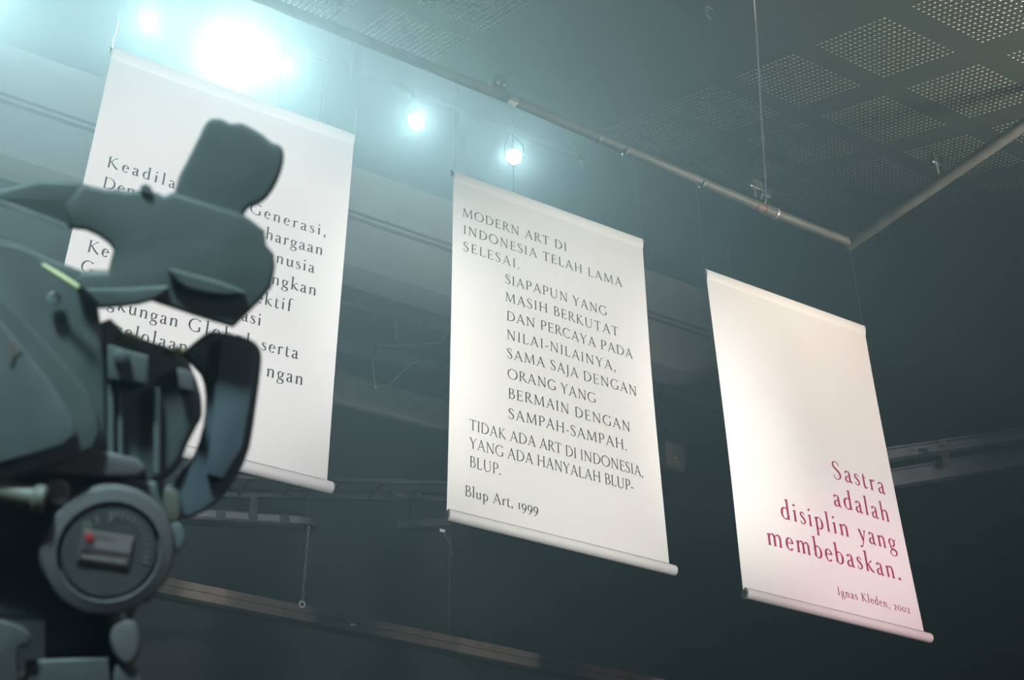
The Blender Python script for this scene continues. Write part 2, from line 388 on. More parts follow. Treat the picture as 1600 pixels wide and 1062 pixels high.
def glyphs(T, Hn):
    def C(pts, ws, n=7): return ribbon(cat(pts, ws, n))
    def Sx(x0, y0, x1, y1, a, b=None): return ribbon([(x0, y0, a), (x1, y1, b if b else a)])
    def foot(x, y=0, w_=17, up=1, k=1): # bracketed serif on a stem ending at y
        h = Hn*.8
        return [[(x-w_/2*k, y), (x+w_/2*k, y), (x+w_/2*k, y+h*.7*up), (x-w_/2*k, y+h*.7*up)],
                [(x-w_/2*.62, y+h*.6*up), (x+w_/2*.62, y+h*.6*up), (x+T/2, y+7*up), (x-T/2, y+7*up)]]
    def flag(x, y): return [[(x-T/2-6.5, y-6), (x-T/2-6.5, y-8.5), (x+T/2, y-13), (x+T/2, y)]]
    def V(x, y0, y1, a=None): return Sx(x, y0, x, y1, a or T)
    def arc(cx, cy, rx, ry, a0, a1, tt=None, tilt=-12):
        tt = tt or T*1.08; pw = []; n = max(8, int(abs(a1-a0)/12))
        for k in range(n+1):
            a = math.radians(a0+(a1-a0)*k/n); w_ = Hn+(tt-Hn)*abs(math.cos(a-math.radians(tilt)))**1.6
            pw.append((cx+rx*math.cos(a), cy+ry*math.sin(a), w_))
        return ribbon(pw)
    def dot(x, y, r): return [[(x+r*math.cos(2*PI*k/8), y+r*math.sin(2*PI*k/8)) for k in range(8)]]
    def tick(x, y0, y1, lean=3): # wedge terminal
        return [[(x-Hn*.9, y0), (x+Hn*.4, y0), (x+lean, y1), (x+lean-1.5, y1)]]
    g = {}
    g['A'] = (84, Sx(10, 0, 42, 101, Hn)+Sx(40, 101, 74, 0, T)+Sx(21, 35, 63, 35, Hn)+foot(9, 0, 18)+foot(75, 0, 22))
    g['B'] = (66, V(16, 0, 100)+foot(14, 0, 14)+foot(14, 100, 14, -1)+C([(14, 98.5), (34, 99), (49, 88), (49, 68), (36, 54), (16, 53)], [Hn, Hn, T*.9, T*.9, Hn, Hn])+C([(16, 53), (42, 53), (58, 38), (57, 16), (38, 1.5), (14, 1.5)], [Hn, Hn, T, T, Hn, Hn]))
    g['C'] = (84, arc(48, 50, 41, 50, 48, 315)+C([(76, 84), (77, 92), (77, 97)], [Hn, Hn*1.3, Hn]))
    g['D'] = (88, V(16, 0, 100)+foot(14, 0, 14)+foot(14, 100, 14, -1)+Sx(12, 98.5, 32, 98.5, Hn)+Sx(12, 1.5, 32, 1.5, Hn)+arc(32, 50, 47, 48.5, -90, 90))
    g['E'] = (64, V(16, 0, 100)+foot(14, 0, 14)+foot(14, 100, 14, -1)+Sx(14, 98.5, 53, 98.5, Hn)+Sx(14, 52, 44, 52, Hn)+Sx(14, 1.5, 57, 1.5, Hn)+tick(54, 99, 84)+tick(57, 1, 20, 4)+Sx(45, 43, 45, 61, Hn*.9))
    g['G'] = (88, arc(48, 50, 41, 50, 48, 312)+V(76, 4, 40)+foot(76, 40, 20, -1)+C([(76, 84), (77, 92), (77, 97)], [Hn, Hn*1.3, Hn])+C([(75.4, 12.9), (79, 16)], [Hn, Hn]))
    g['H'] = (94, V(18, 0, 100)+V(76, 0, 100)+Sx(18, 52, 76, 52, Hn)+foot(18, 0, 22)+foot(18, 100, 22, -1)+foot(76, 0, 22)+foot(76, 100, 22, -1))
    g['I'] = (34, V(17, 0, 100)+foot(17, 0, 22)+foot(17, 100, 22, -1))
    g['J'] = (34, V(19, 10, 100)+foot(19, 100, 22, -1)+C([(19, 12), (18, -6), (10, -20), (0, -22)], [T, T*.8, Hn*1.3, Hn*1.8]))
    g['K'] = (80, V(17, 0, 100)+foot(17, 0, 22)+foot(17, 100, 22, -1)+Sx(18, 46, 60, 100, Hn)+foot(60, 100, 20, -1)+C([(28, 58), (52, 24), (76, 1)], [T*.8, T, T*.8])+foot(72, 0, 16))
    g['L'] = (62, V(16, 0, 100)+foot(16, 0, 18)+foot(16, 100, 20, -1)+Sx(14, 1.5, 55, 1.5, Hn)+tick(55, 1, 22, 4))
    g['M'] = (108, Sx(14, 0, 20, 100, Hn)+Sx(19, 100, 53, 6, T)+Sx(53, 4, 88, 100, Hn)+Sx(88, 100, 94, 0, T)+foot(14, 0, 20)+foot(94, 0, 22)+foot(16, 100, 12, -1)+foot(91, 100, 12, -1))
    g['N'] = (94, Sx(18, 0, 18, 100, Hn*1.1)+Sx(17, 99, 77, 2, T)+Sx(77, 0, 77, 100, Hn*1.1)+foot(18, 0, 20)+foot(14, 100, 14, -1)+foot(77, 100, 20, -1))
    g['O'] = (98, arc(49, 50, 42, 50.5, 0, 360))
    g['P'] = (64, V(16, 0, 100)+foot(16, 0, 22)+foot(14, 100, 14, -1)+C([(14, 98.5), (36, 99), (54, 87), (54, 62), (38, 48), (22, 47)], [Hn, Hn, T, T, Hn, Hn]))
    g['R'] = (74, V(16, 0, 100)+foot(16, 0, 22)+foot(14, 100, 14, -1)+C([(14, 98.5), (34, 99), (51, 88), (50, 66), (36, 53), (18, 51)], [Hn, Hn, T, T, Hn, Hn])+C([(34, 52), (54, 22), (74, 1)], [T*.8, T, T*.7])+foot(70, 0, 12))
    g['S'] = (58, C([(47, 80), (42, 95), (28, 101), (12, 92), (11, 74), (26, 57), (42, 42), (49, 22), (40, 4), (26, -1), (12, 5), (7, 22)], [Hn, Hn, Hn, T*.75, T, T*1.1, T*1.1, T*.95, Hn*1.2, Hn, Hn, Hn]))
    g['T'] = (74, V(37, 0, 100)+foot(37, 0, 22)+Sx(6, 98.5, 68, 98.5, Hn)+tick(7, 99, 82, -2)+tick(68, 99, 82, 2))
    g['U'] = (90, C([(17, 100), (17, 60), (18, 24), (28, 5), (46, -1), (64, 7), (73, 28), (73, 60), (73, 100)], [T, T, T, T*.7, Hn*1.2, Hn, Hn, Hn, Hn])+foot(17, 100, 22, -1)+foot(73, 100, 20, -1))
    g['Y'] = (76, Sx(10, 100, 38, 46, T)+Sx(67, 100, 38, 46, Hn)+V(38, 0, 48)+foot(38, 0, 22)+foot(11, 100, 20, -1)+foot(66, 100, 18, -1))
    g['a'] = (48, C([(9, 50), (13, 59), (22, 62.5), (31, 59), (34.5, 48), (34.5, 20), (36, 6), (41, 1), (47, 4)], [T*1.2, T*.7, Hn, T*.7, T, T, T, T*.7, Hn])+C([(34, 37), (22, 33), (10, 24), (8, 11), (14, 1.5), (24, 2), (34, 12)], [Hn, Hn, T*.8, T, T*.8, Hn, Hn]))
    g['b'] = (56, V(13, 4, 110)+flag(13, 112)+arc(29, 31, 20, 31, -160, 165)+[])
    g['d'] = (57, V(43, 4, 110)+flag(43, 112)+arc(27, 31, 20, 31, 20, 345)+C([(43, 8), (45, 2), (52, 3)], [T*.8, T*.5, Hn]))
    g['e'] = (47, arc(25, 31, 18, 31.5, 8, 318)+Sx(8, 36, 43.5, 36, Hn))
    g['f'] = (34, V(16, 0, 84)+foot(16, 0, 20)+Sx(5, 60, 30, 60, Hn)+C([(16, 82), (18, 98), (26, 108), (35, 108), (39, 102)], [T, T*.8, Hn, Hn, T*.9]))
    g['g'] = (51, arc(23, 41, 15.5, 21, 0, 360, T*.95)+C([(36, 53), (42, 57), (50, 57)], [Hn, Hn, T*.8])+C([(14, 24), (9, 15), (15, 8), (30, 4), (43, -4), (43, -20), (31, -31), (16, -31), (6, -22), (8, -9), (18, 2)], [Hn, T*.6, T*.8, T, T, T*.8, Hn, Hn, T*.7, T*.6, Hn]))
    g['h'] = (60, V(13, 0, 110)+flag(13, 112)+foot(13, 0, 19)+C([(14, 44), (22, 56), (33, 61.5), (43, 56), (46, 42), (46, 0)], [Hn, Hn, T*.7, T*.9, T, T])+foot(46, 0, 19))
    g['i'] = (28, V(14, 0, 61)+flag(14, 63)+foot(14, 0, 19)+dot(13, 88, T*.62))
    g['k'] = (58, V(13, 0, 110)+flag(13, 112)+foot(13, 0, 19)+Sx(14, 30, 42, 60, Hn)+foot(43, 61, 15, -1)+C([(22, 39), (38, 14), (56, 1)], [T*.8, T, T*.6])+foot(51, 0, 12))
    g['l'] = (28, V(14, 0, 110)+flag(14, 112)+foot(14, 0, 19))
    g['m'] = (92, V(13, 0, 61)+flag(13, 63)+foot(13, 0, 19)+C([(14, 44), (22, 56), (32, 61.5), (42, 56), (45, 42), (45, 0)], [Hn, Hn, T*.7, T*.9, T, T])+foot(45, 0, 18)+C([(46, 44), (54, 56), (64, 61.5), (74, 56), (77, 42), (77, 0)], [Hn, Hn, T*.7, T*.9, T, T])+foot(77, 0, 18))
    g['n'] = (60, V(13, 0, 61)+flag(13, 63)+foot(13, 0, 19)+C([(14, 44), (22, 56), (33, 61.5), (43, 56), (46, 42), (46, 0)], [Hn, Hn, T*.7, T*.9, T, T])+foot(46, 0, 19))
    g['o'] = (52, arc(26, 31, 19.5, 31.5, 0, 360))
    g['p'] = (58, V(14, -38, 61)+flag(14, 63)+foot(14, -38, 20)+arc(30, 31, 20, 31, -160, 160))
    g['r'] = (40, V(13, 0, 61)+flag(13, 63)+foot(13, 0, 20)+C([(14, 44), (22, 57), (31, 61), (37, 56)], [Hn, Hn*1.2, T*.8, T*1.1]))
    g['s'] = (38, C([(30, 49), (27, 58), (19, 62.5), (9, 57), (9, 46), (18, 36), (28, 27), (32, 14), (26, 3), (17, -.5), (8, 4), (5, 14)], [Hn, Hn, Hn, T*.7, T*.9, T, T, T*.85, Hn*1.2, Hn, Hn, Hn]))
    g['t'] = (35, C([(13, 80), (13, 40), (13, 14), (17, 2), (25, 0), (33, 6)], [Hn*1.2, T, T, T, T*.7, Hn])+Sx(4, 60, 30, 60, Hn))
    g['u'] = (60, C([(13, 61), (13, 22), (17, 6), (25, 1), (36, 5), (45, 16)], [T, T, T, T*.8, Hn*1.2, Hn])+flag(13, 63)+V(46, 6, 61)+flag(46, 63)+C([(46, 8), (49, 2), (56, 3)], [T*.8, T*.5, Hn]))
    g['y'] = (52, Sx(9, 61, 29, 2, T)+C([(46, 61), (30, 6), (20, -24), (10, -34), (4, -30)], [Hn, Hn, Hn, Hn*1.5, T])+foot(9, 61, 19, -1)+foot(45, 61, 17, -1))
    g['0'] = (54, arc(27, 31, 21, 31.5, 0, 360)); g['1'] = (30, V(15, 0, 61)+foot(15, 0, 20)+foot(15, 61, 20, -1))
    g['9'] = (52, arc(26, 35, 19, 26, 0, 360)+C([(45, 36), (43, 12), (30, -14), (10, -34)], [T, T, T*.7, Hn]))
    g['2'] = (48, C([(8, 48), (13, 59), (24, 62.5), (36, 54), (35, 36), (20, 16), (7, 3)], [T*.7, Hn*1.3, Hn*1.3, T, T, Hn*1.5, Hn])+Sx(6, 3, 42, 3, T*.8)+tick(42, 3, 14, 3))
    g['.'] = (24, dot(10, 5, T*.72)); g[','] = (24, dot(10, 5, T*.72)+C([(13, 5), (12, -8), (5, -18)], [T*.8, T*.5, Hn*.6]))
    g['-'] = (36, Sx(4, 32, 30, 32, Hn*1.5)); g[' '] = (30, [])
    return g
G_LIGHT, G_MED = glyphs(10.2, 5.2), glyphs(11.4, 4.8)

# ------------------------------------------------------------------ banners
BW = 1.18
def banner(label, x0, y0, z0, z1, lines, ink, phase, gl):
    z0 += 1.6; z1 += 1.6; hgt = z0-z1
    root = empty('hanging_banner', (x0+BW/2, y0, z1), label, 'banner', 'white text banners hung in a row')
    def wob(u, v):   # u right 0..1, v down 0..1 -> sideways billow of the cloth
        return .012*math.sin(u*5+phase)*v*(1-v)*2 + .010*math.sin(v*7+phase*2+u*2)*(1-v)*.6*v + .004*math.sin(u*17+v*3+phase)*math.sin(PI*v)
    def edge(v): return .006*math.sin(v*PI)
    nx, nz = 24, 40; b = MB(); vs = []
    for side in(0, .0016):
        for j in range(nz+1):
            for i in range(nx+1):
                u, v = i/nx, j/nz; e_ = edge(v)
                vs.append((x0+e_+(BW-2*e_)*u, y0+wob(u, v)+side, z0-.008-(hgt-.03)*v))
    fs = []; W = nx+1; K = W*(nz+1)
    for j in range(nz):
        for i in range(nx):
            a = j*W+i; fs.append((a, a+1, a+W+1, a+W)); fs.append((K+a, K+a+W, K+a+W+1, K+a+1))
    for j in range(nz):
        for i_ in(0, nx): a = j*W+i_; fs.append((a, a+W, K+a+W, K+a))
    for i in range(nx):
        for j_ in(0, nz): a = j_*W+i; fs.append((a, a+1, K+a+1, K+a))
    b.add(vs, fs).build('cloth', M['cloth'], root)
    # top pole pocket with its stitched hem
    MB().tube([(x0-.004, y0+.004, z0-.010), (x0+BW+.004, y0+.004, z0-.010)], .0125, 16).build('top_pocket', M['tubecl'], root)
    MB().tube([(x0-.014, y0+.004, z0-.010), (x0+BW+.014, y0+.004, z0-.010)], .008, 12).build('top_pole', M['plug'], root)
    hm = MB(); hr = []
    for (dy, dz) in((-.0095, -.012), (-.0125, -.020), (-.0045, -.066), (-.0015, -.070), (-.0015, -.02)):
        hr.append([Vector((x0+.001+(BW-.002)*i/nx, y0+dy+wob(i/nx, .03), z0+dz)) for i in range(nx+1)])
    vv = [p for r_ in hr for p in r_]; ff = []
    for q in range(4):
        for i in range(nx): a = q*W+i; ff.append((a, a+1, a+W+1, a+W))
    hm.add(vv, ff).build('top_hem', M['tubecl'], root)
    rb = .027; zc = z1+rb; yb = y0-rb*.6
    MB().lathe((x0-.004, yb, zc), X, [(0, rb*.8), (.0, rb), (BW+.016, rb), (BW+.022, rb*.86), (BW+.022, rb*.5)], 28).build('bottom_roll', M['tubecl'], root)
    MB().lathe((x0-.0075, yb, zc), X, [(0, rb*.72), (.004, rb*.78), (.006, rb*.78)], 24).build('roll_end', M['plug'], root)
    MB().lathe((x0+BW+.017, yb, zc), X, [(0, rb*.7), (.008, rb*.6), (.010, rb*.3)], 24).build('roll_end', M['plug'], root)
    hm = MB(); hm.box((x0+BW/2, y0-.004, z1+.066), (X, Y, Z), (BW-.012, .0022, .0025)).build('hem_stitch', M['duct'], root)
    # wires
    for xx, tgt in((x0-.002, None), (x0+BW+.002, None)):
        top = Vector((xx-.004, YP, 1.6+5.44))
        MB().tube([(xx, y0+.004, z0-.012), (xx-.006, y0+.004, z0+.05), (xx, y0+.004, z0+.12), top], .0007, 5).build('hanging_wire', M['wire'], root)
        MB().tube([(xx-.004, y0-.012, z0-.022), (xx-.012, y0, z0), (xx-.004, y0+.016, z0-.022)], .004, 6).build('end_ring', M['dsteel'], root)
    # lettering: each line follows the cloth
    def uv(px, py):
        p = at_y(px, py, y0); return p.x-x0, z0-p.z
    for (txt, pa, pb, cap) in lines:
        ga = gl
        adv = [ga[c][0] for c in txt]; ua, va = uv(*pa)
        if pb is None: s_ = cap/100; ub = None; vb = va
        else: ub, vb = uv(*pb)
        if pa[0] > pb[0]: pass
        nat = sum(adv)*cap/100; lsb = 5*cap/100
        tot = ub-ua
        extra = (tot-nat+2*lsb)/max(1, len(txt)-1); 
        k = 1.0
        if extra < .03*cap: k = min(1, max(.8, (tot-.03*cap*(len(txt)-1))/nat)); extra = (tot-nat*k+2*lsb)/max(1, len(txt)-1)
        b = MB(); cx = ua-lsb; s_ = cap/100; tl = len(txt)
        V_ = (va+vb)/2; sl = (vb-va)
        for q, c in enumerate(txt):
            for poly in ga[c][1]:
                pts = []
                for (gx, gy) in poly:
                    xx = cx+gx*s_*k; dd = V_-gy*s_+sl*0
                    uu, vv = min(1, max(0, xx/BW)), min(1, max(0, dd/hgt))
                    e_ = edge(vv); 
                    pts.append((x0+xx, y0+wob(uu, vv)-.0014, z0-dd))
                b.add(pts, [tuple(range(len(pts)))])
            cx += ga[c][0]*s_*k+extra
        b.build('text_line', ink, root, smooth=False)['kind'] = 'stuff'
    return root
def rline(txt, cap, pb, gap=0.0, track=.14, gl=None):
    """right-aligned: baseline end given"""
    return (txt, None, pb, cap)

# left banner: fragments anchored at the measured left or right ends (rest is hidden behind the camera)
C1 = .062
def adv_w(txt, cap, trk, gl): return (sum(gl[c][0] for c in txt)+trk*(len(txt)-1)-8)*cap/100
def project(p):
    q = Vector(p)-CAM; z = q.dot(F); return (800+FL*q.dot(R)/z, 531-FL*q.dot(U)/z)
def frag_left(txt, pa, y0): 
    p = at_y(*pa, y0); q = p+X*adv_w(txt, C1, TR1, G_MED); return (txt, pa, project(q), C1)
def frag_right(txt, pb, y0):
    p = at_y(*pb, y0); q = p-X*adv_w(txt, C1, TR1, G_MED); return (txt, project(q), pb, C1)
TR1 = 13
yb1, yb2, yb3 = 4.516, 4.706, 4.737
L1 = [('Keadila', (167.2, 259.6), (272.4, 293.7), C1), ('n', (280, 296), (292, 300), C1), ('Generasi,', (390, 334), (507.5, 371.2), C1),
      frag_left('Dengan', (160.5, 292), yb1), frag_right('Penghargaan', (501.7, 400.9), yb1), frag_right('Manusia', (488.5, 428.5), yb1),
      frag_right('bangkan', (491.5, 464), yb1), frag_left('Ke', (135.9, 392.8), yb1), frag_right('ektif', (453, 487.5), yb1),
      frag_left('G', (126, 424), yb1), frag_right('rasi', (406.5, 508.7), yb1),
      frag_right('Lingkungan', (276.8, 510.3), yb1), ('Global', (294, 515.5), (388, 541), C1), frag_right('serta', (463.4, 562), yb1),
      ('ngelolaan', (160, 515), (291, 552), C1), frag_right('ngan', (471.3, 603), yb1)]
banner('left banner, largest, dark serif text half hidden behind the video camera', .497, yb1, 4.566, 2.587, L1, M['ink'], .3, G_MED)
C2 = .057
L2 = [('MODERN ART DI', (723, 338.4), (884.4, 392.4)), ('INDONESIA TELAH LAMA', (724.4, 366), (971, 447.4)), ('SELESAI.', (724.4, 393), (811.6, 418)),
      ('SIAPAPUN YANG', (790.2, 441.5), (947.6, 493.8)), ('MASIH BERKUTAT', (790.2, 469.4), (965, 526)), ('DAN PERCAYA PADA', (792.7, 498.8), (987.7, 561)),
      ('NILAI-NILAINYA,', (792.7, 527.8), (960.9, 581)), ('SAMA SAJA DENGAN', (793.4, 557.8), (994.8, 619)), ('ORANG YANG', (794.5, 589.3), (930.4, 630.4)),
      ('BERMAIN DENGAN', (795.2, 620.4), (984, 676)), ('SAMPAH-SAMPAH.', (795.6, 652.6), (978.7, 704.8)),
      ('TIDAK ADA ART DI INDONESIA,', (734.4, 670.5), (1004.9, 745.6)), ('YANG ADA HANYALAH BLUP-', (734.4, 699.5), (989.5, 768)), ('BLUP.', (734.4, 728.8), (783, 741.6)),
      ('Blup Art, 1999', (726.7, 774.3), (840, 802.5))]
L2 = [(a, b_, c, C2 if a[0:2] != 'Bl' else .052) for a, b_, c in L2]
banner('middle banner filled with fifteen lines of dark serif text, mostly capitals', 2.311, yb2, 4.754, 2.705, L2, M['ink'], 1.7, G_LIGHT)
L3 = [('Sastra', (1303.2, 747), (1384.2, 770.6), .108), ('adalah', (1304.3, 789.2), (1391.8, 815), .108), ('disiplin yang', (1221.3, 811.3), (1402, 858.5), .108),
      ('membebaskan.', (1200.7, 851.6), (1409.2, 905), .108), ('Ignas Kleden, 2002', (1310.3, 931.2), (1422, 956), .046)]
banner('right banner, blank above with large maroon serif text near its foot', 3.945, yb3, 4.732, 2.695, L3, M['ink2'], 3.1, G_MED)

# ------------------------------------------------------------------ distant rigging
def beam(name, label, cat_, pa, pb, th, dp, m, z=None, yy=None, ext=0):
    A_ = at_y(*pa, yy) if yy else at_z(*pa, z); B_ = at_y(*pb, yy) if yy else at_z(*pb, z)
    if yy: B_.z = A_.z = (A_.z+B_.z)/2
    d = (B_-A_).normalized(); A_ = A_-d*ext; B_ = B_+d*ext; side = d.cross(Z).normalized(); up = side.cross(d)
    r_ = empty(name, (A_+B_)/2, label, cat_)
    return r_, A_, B_, d, side, up
YQ = 7.6
# low brown beam with chain
r_, A_, B_, d, sd, up = beam('timber_beam', 'long brown beam crossing low behind the left and middle banners', 'beam', (100, 885), (720, 1012), .08, .1, M['beam'], yy=YQ, ext=0)
c = (A_+B_)/2+X*.8; L = (B_-A_).length+2.6
MB().box(c-up*.035, (d, sd, up), (L, .10, .045), .004).build('lower_flange', M['beam'], r_)
MB().box(c+up*.03, (d, sd, up), (L, .07, .05), .004).build('upper_flange', M['beam'], r_)
MB().box(c, (d, sd, up), (L, .05, .05)).build('web', M['beam'], r_)
tgp = at_y(551, 976, YQ-.06); MB().box(tgp, (X, Y, Z), (.034, .012, .018), .003).build('white_tag', M['tag'], r_)
for px in(180, 700): q = at_y(px, 910+(px-180)*.2, YQ); MB().tube([(q.x, YQ, q.z), (q.x, YQ, H-.01)], .005, 6).build('beam_hanger', M['dsteel'], r_)
# chain above the beam
cb = at_y(472, 944, YQ-.05); ct = at_y(482, 826, YQ-.05); ch = empty('hanging_chain', ct, 'thin chain with a white ring hanging down to the brown beam', 'chain')
n = 14
for k in range(n):
    p = cb.lerp(ct, (k+.9)/n); q = (ct-cb).normalized(); l = (ct-cb).length/n*.62; sdv = X if k % 2 else Y
    pts = [p+q*l*math.cos(t)*.9+sdv*.008*math.sin(t) for t in [2*PI*j/8 for j in range(9)]]
    MB().tube(pts, .0028, 5, False).build('chain_link', M['wire'], ch)
pts = [cb+Z*.0+X*.018*math.cos(2*PI*j/12)+Z*.02*math.sin(2*PI*j/12) for j in range(13)]
MB().tube(pts, .0055, 6, False).build('ring', M['tag'], ch)
# lighting ladder under the left banner
def bar_obj(name, label, cat_, pa, pb, yy, th, dpt, m, extra=None):
    A_, B_ = at_y(*pa, yy), at_y(*pb, yy); d = (B_-A_).normalized(); sd = d.cross(Z).normalized(); up = sd.cross(d)
    r_ = empty(name, (A_+B_)/2, label, cat_); MB().box((A_+B_)/2, (d, sd, up), ((B_-A_).length, dpt, th), min(th, dpt)*.12).build('bar', m, r_)
    return r_, A_, B_, d, sd, up
r1, A_, B_, d, sd, up = bar_obj('lighting_truss', 'dim double-railed truss running behind the foot of the left banner', 'truss', (255, 772), (735, 782), 8.4, .035, .04, M['greybeam'])
MB().box((A_+B_)/2+up*.06, (d, sd, up), ((B_-A_).length, .04, .02), .003).build('top_rail', M['greybeam'], r1)
MB().box((A_+B_)/2+sd*.3, (d, sd, up), ((B_-A_).length, .03, .03), .003).build('back_rail', M['greybeam'], r1)
for k in range(7):
    q = A_.lerp(B_, .08+k*.14); MB().tube([q, q+sd*.3], .012, 6).build('cross_tube', M['greybeam'], r1)
    if k in (0, 3, 6): MB().tube([q+up*.06, Vector((q.x, q.y, H-.01))], .005, 5).build('truss_hanger', M['dsteel'], r1)
r2, A2, B2, d, sd, up = bar_obj('batten_light', 'long dim batten light hung under the truss on two straps', 'light', (284, 806), (492, 820), 8.4, .085, .12, M['greybeam'])
for px in(396, 486): q = at_y(px, 792, 8.34); MB().box(q, (X, Y, Z), (.06, .02, .16), .003).build('strap', M['greybeam'], r2)
for s, q in((-1, A2), (1, B2)): MB().box(q, (d, sd, up), (.03, .13, .095), .004).build('end_cap', M['dsteel'], r2)
for k in range(4): q = A2.lerp(B2, .14+.24*k)-sd*0-Y*.064; MB().box(q, (d, sd, up), (.17, .008, .05), .003).build('reflector', M['duct'], r2)
r3, A3, B3, d, sd, up = bar_obj('batten_light', 'short dim panel light hanging left of the middle banner foot', 'light', (618, 823), (697, 819), 8.4, .065, .10, M['greybeam'])
MB().box(at_y(691, 829, 8.3), (X, Y, Z), (.045, .012, .026), .003).build('white_sticker', M['tag'], r3)
MB().tube([at_y(x, y, 8.34) for x, y in((692, 830), (703, 850), (708, 868), (700, 878), (692, 870))], .011, 7).build('hanging_cable', M['greybeam'], r3)
MB().tube([at_y(640, 818, 8.4), at_y(642, 780, 8.4)], .008, 6).build('strap', M['greybeam'], r3)
p = at_y(625, 767, 8.36); q_ = empty('moving_head_light', p, 'small stage light with a tiny glint standing on the truss', 'light')
MB().box(p, (X, Y, Z), (.09, .09, .10), .015).build('head', M['greybeam'], q_)
MB().ball(p+Vector((0, -.03, .06)), .02, 10).build('status_dome', M['steel'], q_)
MB().box(p-Z*.065, (X, Y, Z), (.10, .10, .03), .005).build('base', M['dsteel'], q_)
for s in(-1, 1): MB().box(p+Vector((.05*s, 0, -.02)), (X, Y, Z), (.012, .04, .10), .003).build('yoke_arm', M['dsteel'], q_)
MB().tube([p+Vector((.04, 0, .0)), p+Vector((.14, 0, .05)), p+Vector((.2, 0, -.02)), p+Vector((.18, 0, -.09))], .006, 6).build('cable', M['dsteel'], q_)

# cross bars seen between left and middle banners
def sbar(label, pa, pb, yy, th, name='rigging_bar', m='rig'):
    r_, A_, B_, d, sd, up = bar_obj(name, label, 'bar', pa, pb, yy, th, .06, M[m])
    MB().box((A_+B_)/2+up*th*.55, (d, sd, up), ((B_-A_).length, .075, .012)).build('lip', M['duct'], r_)
    for t in(.12, .88):
        q = A_.lerp(B_, t); MB().tube([q+up*th*.5, Vector((q.x, q.y, H-.01))], .004, 5).build('bar_hanger', M['dsteel'], r_)
    return r_
sbar('dim upper rigging bar between the left and middle banners', (430, 438), (760, 530), 9.6, .07)
sbar('dim middle rigging bar with loose wires between left and middle banners', (430, 518), (760, 592), 9.6, .10)
sbar('dim lowest wide rigging bar between left and middle banners', (430, 585), (760, 668), 9.9, .30)
wr = empty('loose_wires', at_y(600, 560, 9.3), 'loose thin wires dangling between the left and middle banners', 'wire')
for pts in([(588, 545), (582, 568), (586, 600)], [(608, 602), (640, 570), (655, 562)], [(590, 540), (650, 539), (690, 534), (700, 520)], [(619, 497), (618, 512), (620, 532)]):
    MB().tube([at_y(x, y, 9.555) for x, y in pts], .0045, 5).build('wire', M['wire'], wr)
MB().ball(at_y(587, 604, 9.555), .013, 8).build('plug', M['tag'], wr)

# flood light left of the right banner
p = at_y(1054, 712, 8.0); fl = empty('flood_light', p, 'square flood light with a brown filter between the middle and right banners', 'light')
fx = (at_y(1075, 697, 8)-at_y(1033, 683, 8)).normalized(); fz = (at_y(1040, 686, 8)-at_y(1030, 737, 8)); fz = (fz-fx*fz.dot(fx)).normalized(); fy = fx.cross(fz)
MB().box(p, (fx, fz, fy), (.19, .22, .03), .008).build('filter', M['gel'], fl)
MB().box(p+fy*.09*(1 if fy.y > 0 else -1), (fx, fz, fy), (.22, .25, .14), .02).build('housing', M['greybeam'], fl)
for k in range(7): MB().box(p+fx*(-.084+.028*k)+fz*.118, (fx+fz, fz-fx, fy), (.022, .022, .02)).build('cooling_fin', M['gel'], fl)
MB().ball(p-fz*.03-fy*.02*(1 if fy.y > 0 else -1), .018, 10).build('lamp_glint', M['steel'], fl)
for s in(-1, 1): MB().tube([p+fx*.12*s+Y*.08, p+fx*.15*s+Y*.08+Z*.2, p+Y*.08+Z*.3], .009, 6).build('yoke_arm', M['greybeam'], fl)
MB().tube([p+Y*.08+Z*.3, (p.x, p.y+.08, H-.01)], .008, 6).build('drop_rod', M['dsteel'], fl)

# right-hand beams
def hung(*a):
    r_, A_, B_, d, sd, up = bar_obj(*a)
    for t in(.93, .99): q = A_.lerp(B_, t); MB().tube([q, Vector((q.x, q.y, H-.01))], .003, 5).build('bar_hanger', M['dsteel'], r_)
    return r_
def zbeam(label, pa, pb, z, th, m, ext=1.2):
    A_, B_ = at_z(*pa, z), at_z(*pb, z); d = (B_-A_).normalized(); sd = d.cross(Z).normalized(); A0 = A_; B_ = B_+d*ext; A_ = A_-d*.5
    r_ = empty('steel_beam', (A_+B_)/2, label, 'beam'); c = (A_+B_)/2; L = (B_-A_).length
    MB().box(c, (d, sd, Z), (L, .02, th), .002).build('web', m, r_)
    for s in(-1, 1): MB().box(c+Z*s*th*.5, (d, sd, Z), (L, .06, .012), .002).build('flange', m, r_)
    for t in(.72, .97): q = A_.lerp(B_, t); MB().tube([q+Z*th*.5, Vector((q.x, q.y, H-.01))], .006, 5).build('drop_rod', M['dsteel'], r_)
    return r_, d, sd
zb_ = 1.6+4.3
ra, da, sa = zbeam('upper of two dark steel beams right of the right banner', (1392, 710), (1600, 680), zb_, .07, M['rig'])
rb_, db, sb = zbeam('lower thicker dark steel beam right of the right banner', (1398, 748), (1600, 715), zb_-.12, .11, M['rig'])
for (x, y, hh) in((1472, 692, .05), (1477, 714, .12)):
    q = at_z(x, y, zb_)-sa*0; q = CAM+(q-CAM)*.985
    MB().box(q, (da, sa, Z), (.05, .012, hh), .003).build('bracket', M['tag'] if False else M['pipe'], ra)
MB().tube([at_z(1428, 700, zb_), at_z(1431, 725, zb_), at_z(1442, 742, zb_)], .004, 5).build('loose_wire', M['wire'], ra)
r_ = hung('rigging_bar', 'faint sloping bar under the two right-hand beams', 'bar', (1400, 745), (1640, 812), 9.5, .05, .06, M['greybeam'])
r_ = hung('rigging_bar', 'faint wide bar low behind the right banner edge', 'bar', (1380, 830), (1660, 905), 10.2, .16, .06, M['greybeam'])
